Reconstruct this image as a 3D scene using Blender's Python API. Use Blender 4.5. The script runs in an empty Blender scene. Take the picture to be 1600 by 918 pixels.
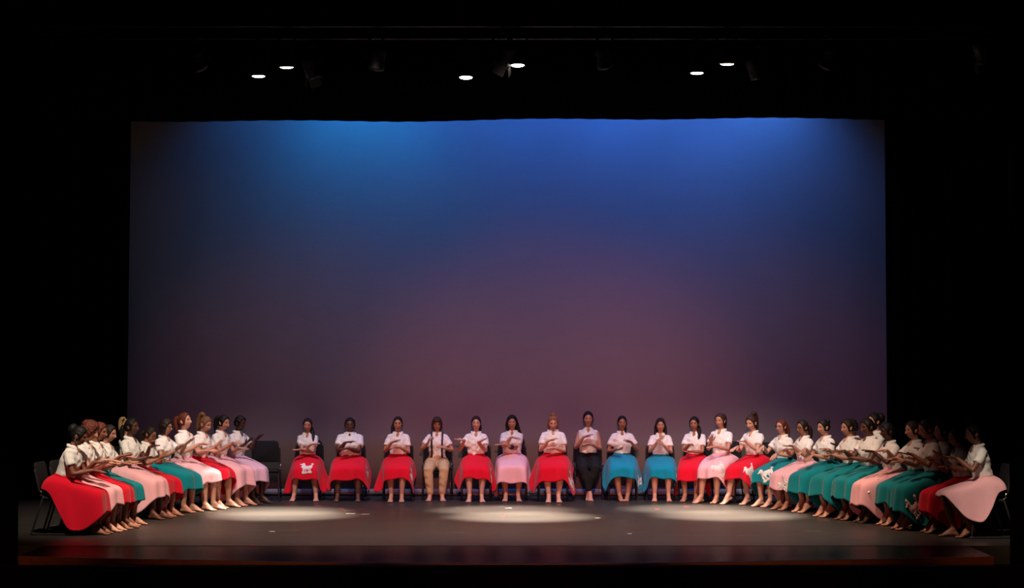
import bpy, bmesh, math, random
import numpy as np
from mathutils import Vector, Matrix

random.seed(4)
RNG = np.random.default_rng(4)
S = bpy.context.scene
COL = S.collection
R = math.radians

# ------------------------------------------------------------------ camera
F = 3300.0            # focal length in pixels of a 1600 px wide frame
CH = 2.08             # camera height over the stage floor
PITCH = math.atan(90.0 / F)
cam_d = bpy.data.cameras.new('camera')
cam = bpy.data.objects.new('camera', cam_d)
COL.objects.link(cam)
cam.location = (0, 0, CH)
cam.rotation_euler = (math.pi / 2 + PITCH, 0, 0)
cam_d.sensor_width = 36.0
cam_d.lens = F * 36.0 / 1600.0
cam_d.clip_start = 0.1
cam_d.clip_end = 200
S.camera = cam

def ray(px, py):
    x, f, u = px - 800.0, F, -(py - 459.0)
    c, s = math.cos(PITCH), math.sin(PITCH)
    return Vector((x, f * c - u * s, f * s + u * c))

def floor_at(px, py, z=0.0):
    d = ray(px, py)
    t = (z - CH) / d.z
    return Vector((d.x * t, d.y * t, z))

def at(px, py, Y):
    d = ray(px, py)
    t = Y / d.y
    return Vector((d.x * t, Y, CH + d.z * t))

# ------------------------------------------------------------------ world, view
w = bpy.data.worlds.new('world')
S.world = w
w.use_nodes = True
w.node_tree.nodes['Background'].inputs[0].default_value = (0.010, 0.006, 0.006, 1)
w.node_tree.nodes['Background'].inputs[1].default_value = 0.02
S.view_settings.view_transform = 'Standard'
S.view_settings.look = 'None'
S.view_settings.exposure = 0.0
S.view_settings.gamma = 1.0
S.view_settings.use_curve_mapping = False

# ------------------------------------------------------------------ lights
CYC_Y = 30.55
def spot(name, loc, target, power, color, size_deg, blend=0.6, radius=0.08):
    l = bpy.data.lights.new(name, 'SPOT')
    l.energy = power; l.color = color
    l.spot_size = R(size_deg); l.spot_blend = blend; l.shadow_soft_size = radius
    o = bpy.data.objects.new(name, l)
    COL.objects.link(o)
    o.location = loc
    o.rotation_euler = (Vector(target) - Vector(loc)).to_track_quat('-Z', 'Y').to_euler()
    return o

def area(name, loc, target, power, color, sx, sy, spread=180):
    l = bpy.data.lights.new(name, 'AREA')
    l.shape = 'RECTANGLE'; l.size = sx; l.size_y = sy
    l.energy = power; l.color = color; l.spread = R(spread)
    o = bpy.data.objects.new(name, l)
    COL.objects.link(o)
    o.location = loc
    o.rotation_euler = (Vector(target) - Vector(loc)).to_track_quat('-Z', 'Y').to_euler()
    return o

# front-of-house warm wash on the two wings, steep overhead wash on the rear row and the open floor
WARM = (1.0, 0.80, 0.62)
spot('front_light', (-3.6, 17.5, 10.6), (-4.7, 25.7, 0.6), 8000, WARM, 25, 1.0, 0.22)
spot('front_light', (2.2, 17.5, 10.6), (3.1, 27.3, 0.6), 6200, WARM, 22, 1.0, 0.22)
spot('front_light', (2.3, 15.5, 9.6), (5.35, 23.1, 0.7), 5200, WARM, 8.5, 1.0, 0.12)
for x, p in ((-3.6, 1300), (-1.8, 1350), (0.0, 1350), (1.8, 1350), (3.4, 800)):
    spot('overhead_light', (x, 25.3, 6.6), (x, 28.55, 0.55), p, (1.0, 0.80, 0.78), 35, 1.0, 0.15)
for x in (-1.9, 1.9):
    spot('floor_wash', (x, 24.3, 8.2), (x, 24.9, 0), 6000, (1.0, 0.60, 0.40), 48, 1.0, 0.15)
# rose wash from the balcony rail, reaching the backdrop
for x, p in ((-2.6, 2000), (0.6, 4800), (3.0, 2300)):
    spot('rose_light', (x * 0.12, 4.0, 4.6), (x, CYC_Y, 0.9), p * 1.45, (1.0, 0.24, 0.19), 15, 1.0, 0.15)
for x in (-5.2, -2.6, 0, 2.6, 5.2):  # added amber fill spots, only to brighten the wooden fascia
    spot('fascia_fill', (x * .05, 4.0, 4.6), (x, 20.6, -0.10), 1900, (1.0, 0.42, 0.16), 9.0, 1.0, 0.2)
# blue strip over the backdrop
for px, p, c in ((415, 40, (0.02, 0.26, 0.95)), (560, 110, (0.015, 0.30, 1.0)), (720, 80, (0.025, 0.22, 1.0)),
                 (880, 90, (0.03, 0.20, 1.0)), (1030, 105, (0.04, 0.21, 1.0)), (1200, 120, (0.05, 0.23, 1.0))):
    q = at(px, 150, CYC_Y - 1.05)
    spot('cyc_light', (q.x, CYC_Y - 1.05, 6.55), (q.x, CYC_Y, 4.6), p * 2.4, c, 100, 1.0, 0.12)
# ------------------------------------------------------------------ materials
MATS = {}
def mat(name, col, rough=0.6, metal=0.0, spec=0.5, emit=None, strength=0.0, bump=None, vary=0.0, vscale=20.0, sheen=0.0):
    if name in MATS:
        return MATS[name]
    m = bpy.data.materials.new(name)
    m.use_nodes = True
    nt = m.node_tree
    b = nt.nodes['Principled BSDF']
    b.inputs['Base Color'].default_value = (*col, 1)
    b.inputs['Roughness'].default_value = rough
    b.inputs['Metallic'].default_value = metal
    b.inputs['Specular IOR Level'].default_value = spec
    if sheen:
        b.inputs['Sheen Weight'].default_value = sheen
    if emit:
        b.inputs['Emission Color'].default_value = (*emit, 1)
        b.inputs['Emission Strength'].default_value = strength
    tc = nt.nodes.new('ShaderNodeTexCoord')
    if vary:
        n = nt.nodes.new('ShaderNodeTexNoise'); n.inputs['Scale'].default_value = vscale
        n.inputs['Detail'].default_value = 4
        nt.links.new(tc.outputs['Object'], n.inputs['Vector'])
        r = nt.nodes.new('ShaderNodeMapRange')
        r.inputs[3].default_value = 1 - vary; r.inputs[4].default_value = 1 + vary
        nt.links.new(n.outputs[0], r.inputs[0])
        mx = nt.nodes.new('ShaderNodeVectorMath'); mx.operation = 'SCALE'
        mx.inputs[0].default_value = col
        nt.links.new(r.outputs[0], mx.inputs['Scale'])
        nt.links.new(mx.outputs[0], b.inputs['Base Color'])
    if bump:
        sc, st = bump
        n2 = nt.nodes.new('ShaderNodeTexNoise'); n2.inputs['Scale'].default_value = sc
        n2.inputs['Detail'].default_value = 3
        nt.links.new(tc.outputs['Object'], n2.inputs['Vector'])
        bp = nt.nodes.new('ShaderNodeBump'); bp.inputs['Strength'].default_value = st
        bp.inputs['Distance'].default_value = 0.02
        nt.links.new(n2.outputs[0], bp.inputs['Height'])
        nt.links.new(bp.outputs[0], b.inputs['Normal'])
    MATS[name] = m
    return m

# skin: colour comes from each figure's own vertex colours (complexion, lips, eyes with painted socket shade, brows)
msk = bpy.data.materials.new('skin'); msk.use_nodes = True
_b = msk.node_tree.nodes['Principled BSDF']
_a = msk.node_tree.nodes.new('ShaderNodeVertexColor'); _a.layer_name = 'Col'
msk.node_tree.links.new(_a.outputs[0], _b.inputs['Base Color'])
_b.inputs['Roughness'].default_value = 0.5
_b.inputs['Specular IOR Level'].default_value = 0.4

M_BLACK = mat('black_velvet', (0.0016, 0.0015, 0.0016), 0.95, spec=0.05)
M_WALL = mat('black_paint', (0.0020, 0.0018, 0.0018), 0.9, spec=0.05)
M_SHIRT = mat('white_cotton', (0.78, 0.75, 0.72), 0.85, spec=0.2, vary=0.05, vscale=14, bump=(28, 0.14))
M_TOP = mat('cream_satin', (0.74, 0.69, 0.63), 0.6, spec=0.3, vary=0.05, bump=(16, 0.4))
SK = {
    'red': mat('red_felt', (0.60, 0.004, 0.022), 0.9, spec=0.12, vary=0.08, vscale=7, sheen=0.1),
    'teal': mat('teal_felt', (0.002, 0.175, 0.200), 0.9, spec=0.12, vary=0.08, vscale=7, sheen=0.1),
    'blue': mat('turquoise_felt', (0.003, 0.20, 0.31), 0.9, spec=0.12, vary=0.08, vscale=7, sheen=0.1),
    'pink': mat('pink_felt', (0.76, 0.40, 0.44), 0.9, spec=0.12, vary=0.06, vscale=7, sheen=0.1),
    'lilac': mat('lilac_felt', (0.66, 0.40, 0.50), 0.9, spec=0.12, vary=0.06, vscale=7, sheen=0.1),
}
M_KHAKI = mat('khaki_cotton', (0.46, 0.30, 0.17), 0.9, spec=0.15, bump=(25, 0.3))
M_PANTS = mat('black_jersey', (0.008, 0.007, 0.008), 0.85, spec=0.2)
M_STRAP = mat('navy_strap', (0.010, 0.012, 0.022), 0.7)
M_PATCH = mat('white_fleece', (0.80, 0.74, 0.70), 0.95, spec=0.05, bump=(120, 0.8))
M_FRAME = mat('black_tube', (0.02, 0.02, 0.02), 0.22, spec=0.5)
M_PAD = mat('black_pad', (0.006, 0.006, 0.007), 0.8, spec=0.25)
M_CHROME = mat('chrome', (0.75, 0.73, 0.7), 0.18, metal=1.0)
M_GLASS = mat('spectacle_frame', (0.01, 0.009, 0.009), 0.3)
M_EAR = mat('earring_metal', (0.8, 0.75, 0.65), 0.2, metal=1.0)
HAIR = {
    'black': (0.006, 0.005, 0.005), 'dark': (0.014, 0.008, 0.006), 'brown': (0.040, 0.018, 0.011),
    'auburn': (0.10, 0.022, 0.012), 'ginger': (0.22, 0.085, 0.04), 'blonde': (0.42, 0.27, 0.12), 'lightbrown': (0.14, 0.065, 0.03),
}
def hair_mat(k):
    nm = 'hair_' + k
    if nm in MATS: return MATS[nm]
    m = mat(nm, HAIR[k], 0.55, spec=0.22)
    nt = m.node_tree; b = nt.nodes['Principled BSDF']
    tc = nt.nodes.new('ShaderNodeTexCoord')
    wv = nt.nodes.new('ShaderNodeTexWave'); wv.inputs['Scale'].default_value = 45; wv.inputs['Distortion'].default_value = 6
    nt.links.new(tc.outputs['Object'], wv.inputs['Vector'])
    bp = nt.nodes.new('ShaderNodeBump'); bp.inputs['Strength'].default_value = 0.18; bp.inputs['Distance'].default_value = 0.006
    nt.links.new(wv.outputs[1], bp.inputs['Height']); nt.links.new(bp.outputs[0], b.inputs['Normal'])
    return m
SKIN = {'fair': (0.52, 0.27, 0.195), 'light': (0.43, 0.205, 0.138), 'tan': (0.31, 0.130, 0.080), 'brown': (0.21, 0.078, 0.045),
        'dark': (0.095, 0.034, 0.020), 'deep': (0.050, 0.018, 0.011)}

# ------------------------------------------------------------------ mesh helpers
class Acc:
    def __init__(s): s.v = []; s.f = []; s.n = 0
    def add(s, V, Fs):
        V = np.asarray(V, float)
        s.v.append(V); s.f.extend([tuple(i + s.n for i in f) for f in Fs]); s.n += len(V)
        return s
    def V(s): return np.concatenate(s.v) if s.v else np.zeros((0, 3))

def mesh_from(name, V, Fs, smooth=True):
    me = bpy.data.meshes.new(name)
    me.from_pydata(np.asarray(V).tolist(), [], [list(map(int, f)) for f in Fs])
    if smooth: me.polygons.foreach_set('use_smooth', [True] * len(me.polygons))
    me.update()
    return me

def fix_normals(me):
    bm = bmesh.new(); bm.from_mesh(me)
    bmesh.ops.recalc_face_normals(bm, faces=bm.faces)
    bm.to_mesh(me); bm.free()

def obj(name, me, m=None, parent=None):
    o = bpy.data.objects.new(name, me)
    COL.objects.link(o)
    if m and me and not me.materials: me.materials.append(m)
    if parent: o.parent = parent
    return o

def tag(o, label=None, cat=None, group=None, kind=None):
    if label: o['label'] = label
    if cat: o['category'] = cat
    if group: o['group'] = group
    if kind: o['kind'] = kind
    return o

def vn(v):
    v = np.asarray(v, float); return v / (np.linalg.norm(v) + 1e-12)

def tube(pts, rad, n=12, ref=(0, -1, 0), caps=True):
    """closed tube; rad entries are r or (a, b): b lies along ref, a across it"""
    P = [np.asarray(p, float) for p in pts]
    rr = [(r, r) if np.isscalar(r) else r for r in rad]
    T = []
    for i in range(len(P)):
        a = P[max(i - 1, 0)]; b = P[min(i + 1, len(P) - 1)]
        T.append(vn(b - a))
    if caps:
        r0 = min(rr[0]); r1 = min(rr[-1])
        P = [P[0] - T[0] * r0 * .55, P[0] - T[0] * r0 * .32] + P + [P[-1] + T[-1] * r1 * .32, P[-1] + T[-1] * r1 * .55]
        rr = [(rr[0][0] * .45, rr[0][1] * .45), (rr[0][0] * .8, rr[0][1] * .8)] + rr + [(rr[-1][0] * .8, rr[-1][1] * .8), (rr[-1][0] * .45, rr[-1][1] * .45)]
        T = [T[0], T[0]] + T + [T[-1], T[-1]]
    V = []; Fs = []
    ref = vn(ref)
    ang = np.arange(n) * 2 * math.pi / n
    ca, sa = np.cos(ang), np.sin(ang)
    for p, (a, b), t in zip(P, rr, T):
        rb = ref - t * np.dot(ref, t)
        if np.linalg.norm(rb) < 1e-3:
            rb = np.array((0.3, 0.2, 1.0)); rb = rb - t * np.dot(rb, t)
        rb = vn(rb); ra = np.cross(t, rb)
        V.append(p + np.outer(ca * a, ra) + np.outer(sa * b, rb))
    m = len(P)
    for i in range(m - 1):
        for j in range(n):
            k = (j + 1) % n
            Fs.append((i * n + j, i * n + k, (i + 1) * n + k, (i + 1) * n + j))
    Fs.append(tuple(range(n - 1, -1, -1)))
    Fs.append(tuple((m - 1) * n + j for j in range(n)))
    return np.concatenate(V), Fs

def ellipsoid(c, r, nu=14, nv=9):
    V = [(0, 0, 1)]; Fs = []
    for i in range(1, nv):
        th = math.pi * i / nv
        for j in range(nu):
            a = 2 * math.pi * j / nu
            V.append((math.sin(th) * math.cos(a), math.sin(th) * math.sin(a), math.cos(th)))
    V.append((0, 0, -1))
    last = len(V) - 1
    for j in range(nu):
        k = (j + 1) % nu
        Fs.append((0, 1 + j, 1 + k))
        for i in range(nv - 2):
            Fs.append((1 + i * nu + j, 1 + (i + 1) * nu + j, 1 + (i + 1) * nu + k, 1 + i * nu + k))
        Fs.append((1 + (nv - 2) * nu + j, last, 1 + (nv - 2) * nu + k))
    return np.array(V) * np.asarray(r, float) + np.asarray(c, float), Fs

def catmull(pts, per=5):
    P = [np.asarray(p, float) for p in pts]
    P = [2 * P[0] - P[1]] + P + [2 * P[-1] - P[-2]]
    out = []
    for i in range(1, len(P) - 2):
        for k in range(per):
            t = k / per
            a, b, c, d = P[i - 1], P[i], P[i + 1], P[i + 2]
            out.append(0.5 * ((2 * b) + (-a + c) * t + (2 * a - 5 * b + 4 * c - d) * t * t + (-a + 3 * b - 3 * c + d) * t ** 3))
    out.append(P[-2])
    return out

def box(c, d):
    x, y, z = c; a, b, e = d[0] / 2, d[1] / 2, d[2] / 2
    V = [(x + i * a, y + j * b, z + k * e) for i in (-1, 1) for j in (-1, 1) for k in (-1, 1)]
    return V, [(0, 1, 3, 2), (4, 6, 7, 5), (0, 4, 5, 1), (2, 3, 7, 6), (0, 2, 6, 4), (1, 5, 7, 3)]

def rbox_mesh(name, c, d, bev, seg=3):
    bm = bmesh.new()
    bmesh.ops.create_cube(bm, size=1.0, matrix=Matrix.Translation(c) @ Matrix.Diagonal((*d, 1)))
    bmesh.ops.bevel(bm, geom=bm.edges[:], offset=bev, segments=seg, affect='EDGES', profile=0.5)
    me = bpy.data.meshes.new(name)
    bm.to_mesh(me); bm.free()
    me.polygons.foreach_set('use_smooth', [True] * len(me.polygons))
    return me

def box_mesh(name, c, d):
    return mesh_from(name, *box(c, d), smooth=False)

def remesh(V, Fs, voxel, smooth_iter=3):
    me = mesh_from('tmp', V, Fs)
    o = bpy.data.objects.new('tmp', me)
    COL.objects.link(o)
    m = o.modifiers.new('r', 'REMESH'); m.mode = 'VOXEL'; m.voxel_size = voxel
    if smooth_iter:
        s = o.modifiers.new('s', 'SMOOTH'); s.factor = 0.5; s.iterations = smooth_iter
    dg = bpy.context.evaluated_depsgraph_get()
    ev = o.evaluated_get(dg)
    em = ev.to_mesh()
    n = len(em.vertices)
    co = np.empty(n * 3); em.vertices.foreach_get('co', co)
    Fo = [tuple(p.vertices) for p in em.polygons]
    ev.to_mesh_clear()
    bpy.data.objects.remove(o); bpy.data.meshes.remove(me)
    return co.reshape(-1, 3), Fo

def sstep(x, a, b):
    t = np.clip((np.asarray(x, float) - a) / (b - a), 0, 1); return t * t * (3 - 2 * t)

# ------------------------------------------------------------------ the setting
# floor: dark dance vinyl behind a polished black apron with a curved lip
def floor_material(name, base, rough, scuff, spec=0.3):
    m = bpy.data.materials.new(name); m.use_nodes = True
    nt = m.node_tree; b = nt.nodes['Principled BSDF']
    tc = nt.nodes.new('ShaderNodeTexCoord')
    mp = nt.nodes.new('ShaderNodeMapping'); mp.inputs['Scale'].default_value = (0.5, 1.6, 1)
    nt.links.new(tc.outputs['Object'], mp.inputs[0])
    n = nt.nodes.new('ShaderNodeTexNoise'); n.inputs['Scale'].default_value = 2.2; n.inputs['Detail'].default_value = 8; n.inputs['Roughness'].default_value = .62
    nt.links.new(mp.outputs[0], n.inputs[0])
    cr = nt.nodes.new('ShaderNodeValToRGB')
    cr.color_ramp.elements[0].color = (*[c * .75 for c in base], 1)
    cr.color_ramp.elements[1].color = (*[c * 1.3 for c in base], 1)
    nt.links.new(n.outputs[0], cr.inputs[0])
    # pale scuffs
    mp2 = nt.nodes.new('ShaderNodeMapping'); mp2.inputs['Scale'].default_value = (0.8, 3.4, 1)
    nt.links.new(tc.outputs['Object'], mp2.inputs[0])
    n2 = nt.nodes.new('ShaderNodeTexNoise'); n2.inputs['Scale'].default_value = 3.1; n2.inputs['Detail'].default_value = 5
    nt.links.new(mp2.outputs[0], n2.inputs[0])
    r2 = nt.nodes.new('ShaderNodeMapRange'); r2.inputs[1].default_value = .68; r2.inputs[2].default_value = .74; r2.inputs[4].default_value = scuff
    nt.links.new(n2.outputs[0], r2.inputs[0])
    mx = nt.nodes.new('ShaderNodeMixRGB'); mx.inputs[2].default_value = (.35, .31, .27, 1)
    nt.links.new(r2.outputs[0], mx.inputs[0]); nt.links.new(cr.outputs[0], mx.inputs[1])
    nt.links.new(mx.outputs[0], b.inputs['Base Color'])
    rr = nt.nodes.new('ShaderNodeMapRange'); rr.inputs[3].default_value = rough - .07; rr.inputs[4].default_value = rough + .07
    nt.links.new(n.outputs[0], rr.inputs[0]); nt.links.new(rr.outputs[0], b.inputs['Roughness'])
    b.inputs['Specular IOR Level'].default_value = spec
    return m

Y_LINE = floor_at(800, 852).y
Y_LIP_C = floor_at(800, 879.5).y
Y_LIP_S = floor_at(30, 868).y
fl = obj('floor', box_mesh('floor', (0, (Y_LINE + 33) / 2, -0.1), (22, 33 - Y_LINE, 0.2)), floor_material('dance_vinyl', (0.026, 0.0228, 0.021), 0.42, 0.6))
tag(fl, 'dark grey scuffed vinyl stage floor', 'floor', kind='structure')
# apron with curved front
NA = 48
xs = np.linspace(at(29, 872, Y_LIP_S).x, at(1551, 872, Y_LIP_S).x, NA + 1)
lip = Y_LIP_C + (Y_LIP_S - Y_LIP_C) * (xs / 5.0) ** 2
V = []; Fs = []
for x, y in zip(xs, lip):
    V += [(x, Y_LINE, -0.004), (x, y, -0.004), (x, y, -0.05), (x, Y_LINE, -0.05)]
for i in range(NA):
    a, b = i * 4, i * 4 + 4
    for k in range(4):
        Fs.append((a + k, a + (k + 1) % 4, b + (k + 1) % 4, b + k))
Fs += [(3, 2, 1, 0), (NA * 4, NA * 4 + 1, NA * 4 + 2, NA * 4 + 3)]
me = mesh_from('apron', V, Fs, smooth=False); fix_normals(me)
m_ap = floor_material('polished_apron', (0.007, 0.0055, 0.005), 0.25, 0.0, 0.0)
_nt = m_ap.node_tree
_gl = _nt.nodes.new('ShaderNodeBsdfGlossy'); _gl.inputs['Roughness'].default_value = 0.22; _gl.inputs['Color'].default_value = (1, .92, .9, 1)
_df = _nt.nodes.new('ShaderNodeBsdfDiffuse'); _df.inputs['Color'].default_value = (0.010, 0.007, 0.0065, 1)
_mx = _nt.nodes.new('ShaderNodeMixShader'); _mx.inputs[0].default_value = 0.13
_nt.links.new(_df.outputs[0], _mx.inputs[1]); _nt.links.new(_gl.outputs[0], _mx.inputs[2])
_nt.links.new(_mx.outputs[0], _nt.nodes['Material Output'].inputs['Surface'])
ap = obj('floor_apron', me, m_ap)
tag(ap, 'polished black stage apron with a gently curved front lip', 'floor', kind='structure')
# wooden fascia below the lip
V = []; Fs = []
for x, y in zip(xs, lip):
    V += [(x, y + 0.01, -0.0505), (x, y - 0.006, -0.0505), (x, y - 0.006, -0.95), (x, y + .01, -0.95)]
V = [(a, b if i % 4 in (0, 3) else b, c) for i, (a, b, c) in enumerate(V)]
Fs = []
for i in range(NA):
    a, b = i * 4, i * 4 + 4
    for k in range(4):
        Fs.append((a + k, a + (k + 1) % 4, b + (k + 1) % 4, b + k))
me = mesh_from('fascia', V, Fs, smooth=False); fix_normals(me)
fa = obj('trim_1', me, mat('brown_wood', (0.20, 0.055, 0.016), 0.5, vary=0.35, vscale=6))
tag(fa, 'brown wooden fascia along the curved front of the stage', 'stage edge', kind='structure')
# lip moulding of the same wood
V = []; Fs = []
for x, y in zip(xs, lip):
    V += [(x, y + .02, .003), (x, y - .022, .0), (x, y - .022, -.05), (x, y + .02, -.0498)]
for i in range(NA):
    a, b = i * 4, i * 4 + 4
    for k in range(4):
        Fs.append((a + k, a + (k + 1) % 4, b + (k + 1) % 4, b + k))
me = mesh_from('lip', V, Fs, smooth=False); fix_normals(me)
o = obj('trim_2', me, MATS['brown_wood'])
tag(o, 'thin brown wooden nosing on the stage lip', 'stage edge', kind='structure')

# black pit rail in the auditorium, whose top cuts the fascia off
PIT_Y = Y_LIP_C - 1.3
zt = at(800, 882, PIT_Y).z
o = obj('trim_3', box_mesh('rail', (0, PIT_Y - .1, (zt - 1.3) / 2), (22, 0.2, zt + 1.3)), M_WALL)
tag(o, 'black orchestra pit rail in front of the stage', 'rail', kind='structure')
o = obj('floor_auditorium', box_mesh('aud', (0, 11, -1.4), (22, 26.5, .2)), M_WALL)
tag(o, 'dark auditorium floor before the stage', 'floor', kind='structure')
# proscenium returns either side
PR0, PR1 = Y_LIP_C - .6, Y_LINE - 0.35
for nm, pxe, sgn in (('wall_proscenium_left', 29, -1), ('wall_proscenium_right', 1577, 1)):
    e0 = at(pxe, 700, PR0).x; e1 = at(pxe, 700, PR1).x; far = sgn * 9.8      # the return is splayed towards the audience
    V = [(x, y, z) for z in (-1.3, 12.6) for x, y in ((e0, PR0), (far, PR0), (far, PR1), (e1, PR1))]
    Fs = [(0, 1, 2, 3), (4, 7, 6, 5)] + [(k, (k + 1) % 4, 4 + (k + 1) % 4, 4 + k) for k in range(4)]
    me = mesh_from('pros', V, Fs, smooth=False); fix_normals(me)
    o = obj(nm, me, M_WALL)
    tag(o, 'black proscenium return at the %s edge of the stage' % ('left' if sgn < 0 else 'right'), 'wall', kind='structure')
for nm, c, d in (('wall_back', (0, 33.1, 6.4), (22.4, .2, 13)), ('wall_left', (-11.1, 15.5, 5.6), (.2, 35.4, 14.4)),
                 ('wall_right', (11.1, 15.5, 5.6), (.2, 35.4, 14.4)), ('ceiling', (0, 15.5, 12.9), (22.4, 35.4, .2)), ('wall_front', (0, -2.1, 5.6), (22.4, .2, 14.4))):
    o = obj(nm, box_mesh(nm, c, d), M_WALL)
    tag(o, 'black painted theatre %s' % nm.replace('_', ' '), nm.split('_')[0], kind='structure')

# backdrop cloth
def sheet(x0, x1, z0, z1, y, nx, nz, fold, thick=0.012, bottom=None):
    X = np.linspace(x0, x1, nx + 1); Z = np.linspace(0, 1, nz + 1)
    V = []; Fs = []
    for k in range(2):
        for t in Z:
            for x in X:
                zb = z0 + (bottom(x) if bottom else 0.0)
                V.append((x, y + fold(x, 1 - t) + k * thick, zb + (z1 - zb) * t))
    n = (nx + 1) * (nz + 1)
    for j in range(nz):
        for i in range(nx):
            a = j * (nx + 1) + i
            Fs.append((a, a + 1, a + nx + 2, a + nx + 1))
            Fs.append((n + a + 1, n + a, n + a + nx + 1, n + a + nx + 2))
    for j in range(nz):
        a = j * (nx + 1); Fs.append((a, a + nx + 1, n + a + nx + 1, n + a))
        a += nx; Fs.append((a + nx + 1, a, n + a, n + a + nx + 1))
    for i in range(nx):
        Fs.append((i + 1, i, n + i, n + i + 1))
        a = nz * (nx + 1) + i; Fs.append((a, a + 1, n + a + 1, n + a))
    return V, Fs

def cyc_fold(x, d):
    return 0.010 * d * (math.sin(x * 2.9 + .6) + .6 * math.sin(x * 7.3) * (.35 + .65 * min(1, abs(x) / 4)))
M_CYC = mat('backdrop_muslin', (0.26, 0.25, 0.25), 0.95, spec=0.05, vary=0.035, vscale=3.5, bump=(60, 0.12))
ZH = at(800, 763, CYC_Y).z
me = mesh_from('cyc', *sheet(-6.3, 6.3, ZH, 7.6, CYC_Y, 150, 10, cyc_fold))
cyc = obj('backdrop', me, M_CYC)
tag(cyc, 'tall pale backdrop cloth lit blue above and rose below', 'backdrop')
me = mesh_from('hem', *sheet(-6.3, 6.3, 0.02, ZH - .003, CYC_Y - .002, 150, 2, lambda x, d: cyc_fold(x, 1), 0.014))
obj('hem', me, mat('hem_canvas', (0.22, 0.22, 0.26), 0.9, spec=.05), cyc)
cyc.children[0]['label'] = 'bluish grey hem band along the bottom of the backdrop'
me = mesh_from('pipe', *tube([(-6.3, CYC_Y + .02, .013), (6.3, CYC_Y + .02, .013)], [.012, .012], 8))
obj('bottom_pipe', me, M_FRAME, cyc)

# black masking curtains
def leg_fold(x, d): return 0.05 * math.sin(x * 26) + .02 * math.sin(x * 11 + 1)
LEG_Y = 29.75
def leg_curtain(edge_px0, edge_px1, sgn, label):
    e0 = at(edge_px0, 188, LEG_Y).x; e1 = at(edge_px1, 640, LEG_Y).x
    V, Fs = sheet(0, sgn * 4.0, 0.01, 8.4, LEG_Y, 110, 12, leg_fold, 0.02)
    V = [(x + e1 + (e0 - e1) * (z / 5.3), y, z) for x, y, z in V]
    o = obj('leg_curtain', mesh_from('leg', V, Fs), M_BLACK)
    tag(o, label, 'curtain', 'black masking curtains')
leg_curtain(204, 197, -1, 'tall black pleated curtain masking the left side of the backdrop')
leg_curtain(1383, 1387, 1, 'tall black pleated curtain masking the right side of the backdrop')
BY = 28.75
ZB = at(800, 187, BY).z
def bot(x):
    return 0.012 * math.sin(x * 1.9 + 1.0) + .010 * math.sin(x * 0.7) + 0.004 * x * .8
V, Fs = sheet(-8.2, 8.2, ZB, 8.6, BY, 220, 4, lambda x, d: 0.03 * math.sin(x * 19), .02, bot)
o = obj('border_curtain', mesh_from('border', V, Fs), M_BLACK)
tag(o, 'wide black border curtain hanging over the top of the backdrop', 'curtain', 'black masking curtains')

# ------------------------------------------------------------------ lighting rig
def lathe(prof, n=20):
    V = []; Fs = []
    for r, z in prof:
        for j in range(n):
            a = 2 * math.pi * j / n; V.append((r * math.cos(a), r * math.sin(a), z))
    m = len(prof)
    for i in range(m - 1):
        for j in range(n):
            k = (j + 1) % n; Fs.append((i * n + j, i * n + k, (i + 1) * n + k, (i + 1) * n + j))
    Fs.append(tuple(range(n))); Fs.append(tuple((m - 1) * n + j for j in range(n - 1, -1, -1)))
    return V, Fs
M_LENS = mat('lit_lens', (1, .95, .85), .3, emit=(1, .90, .76), strength=14)
M_DARKLENS = mat('unlit_lens', (.02, .02, .025), .2)
M_CAN = mat('black_can', (.010, .009, .009), .5)
M_LED = mat('red_led', (.3, 0, 0), .4, emit=(1, .02, .02), strength=3)
me_can = mesh_from('can', *lathe([(.045, .30), (.075, .285), (.09, .22), (.09, .05), (.098, .045), (.098, .0), (.084, .0), (.084, .02)])); fix_normals(me_can)
me_lens = mesh_from('lens', *lathe([(.083, .006), (.081, -.004), (.062, -.012), (.032, -.017), (.006, -.019)])); fix_normals(me_lens)
me_yoke = mesh_from('yoke', *tube(catmull([(-.115, 0, .14), (-.115, 0, .32), (-.06, 0, .39), (0, 0, .40), (.06, 0, .39), (.115, 0, .32), (.115, 0, .14)], 4), [(.012, .005)] * 25, 6, ref=(0, 1, 0)))
me_clamp = box_mesh('clamp', (0, 0, .44), (.035, .05, .09))
me_door = box_mesh('barn', (0, 0, -.05), (.15, .006, .11))
def fixture(px, py, Y, lit, label, tilt=(0, 0), power=0, led=False, doors=False, target=None):
    q = at(px, py, Y)
    root = obj('stage_lamp', None); root.location = q
    tag(root, label, 'stage lamp', 'stage lamps hung above the stage')
    def part(n, me, m, par=root, rot=True):
        o = obj(n, me, m, par)
        if rot: o.rotation_euler = (R(tilt[0]), R(tilt[1]), 0)
        return o
    part('housing', me_can, M_CAN)
    lm = part('lens', me_lens.copy(), M_LENS if lit else M_DARKLENS)
    part('yoke', me_yoke, M_CAN, rot=False); part('clamp', me_clamp, M_CAN, rot=False)
    if led:
        obj('indicator', mesh_from('led', *ellipsoid((0.02, -.095, .12), (.012,) * 3, 8, 6)), M_LED, root)
    if doors:
        for a in range(4):
            o = obj('barn_door', me_door, M_CAN, root)
            o.matrix_local = Matrix.Rotation(R(tilt[1]), 4, 'Y') @ Matrix.Rotation(R(tilt[0]), 4, 'X') @ Matrix.Rotation(a * math.pi / 2, 4, 'Z') @ Matrix.Translation((0, .095, 0)) @ Matrix.Rotation(R(25), 4, 'X')
    if power:
        spot('lamp_light', (q.x, q.y, q.z - .06), target or (q.x, q.y, 0), power, (1.0, .84, .66), 22, 1.0, .10)
    return root
RA, RB = 27.5, 26.45
fixture(404, 119, RA, True, 'lit stage lamp, lower of the pair at upper left', power=16257, target=(-3.1, 27.6, 0))
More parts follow.
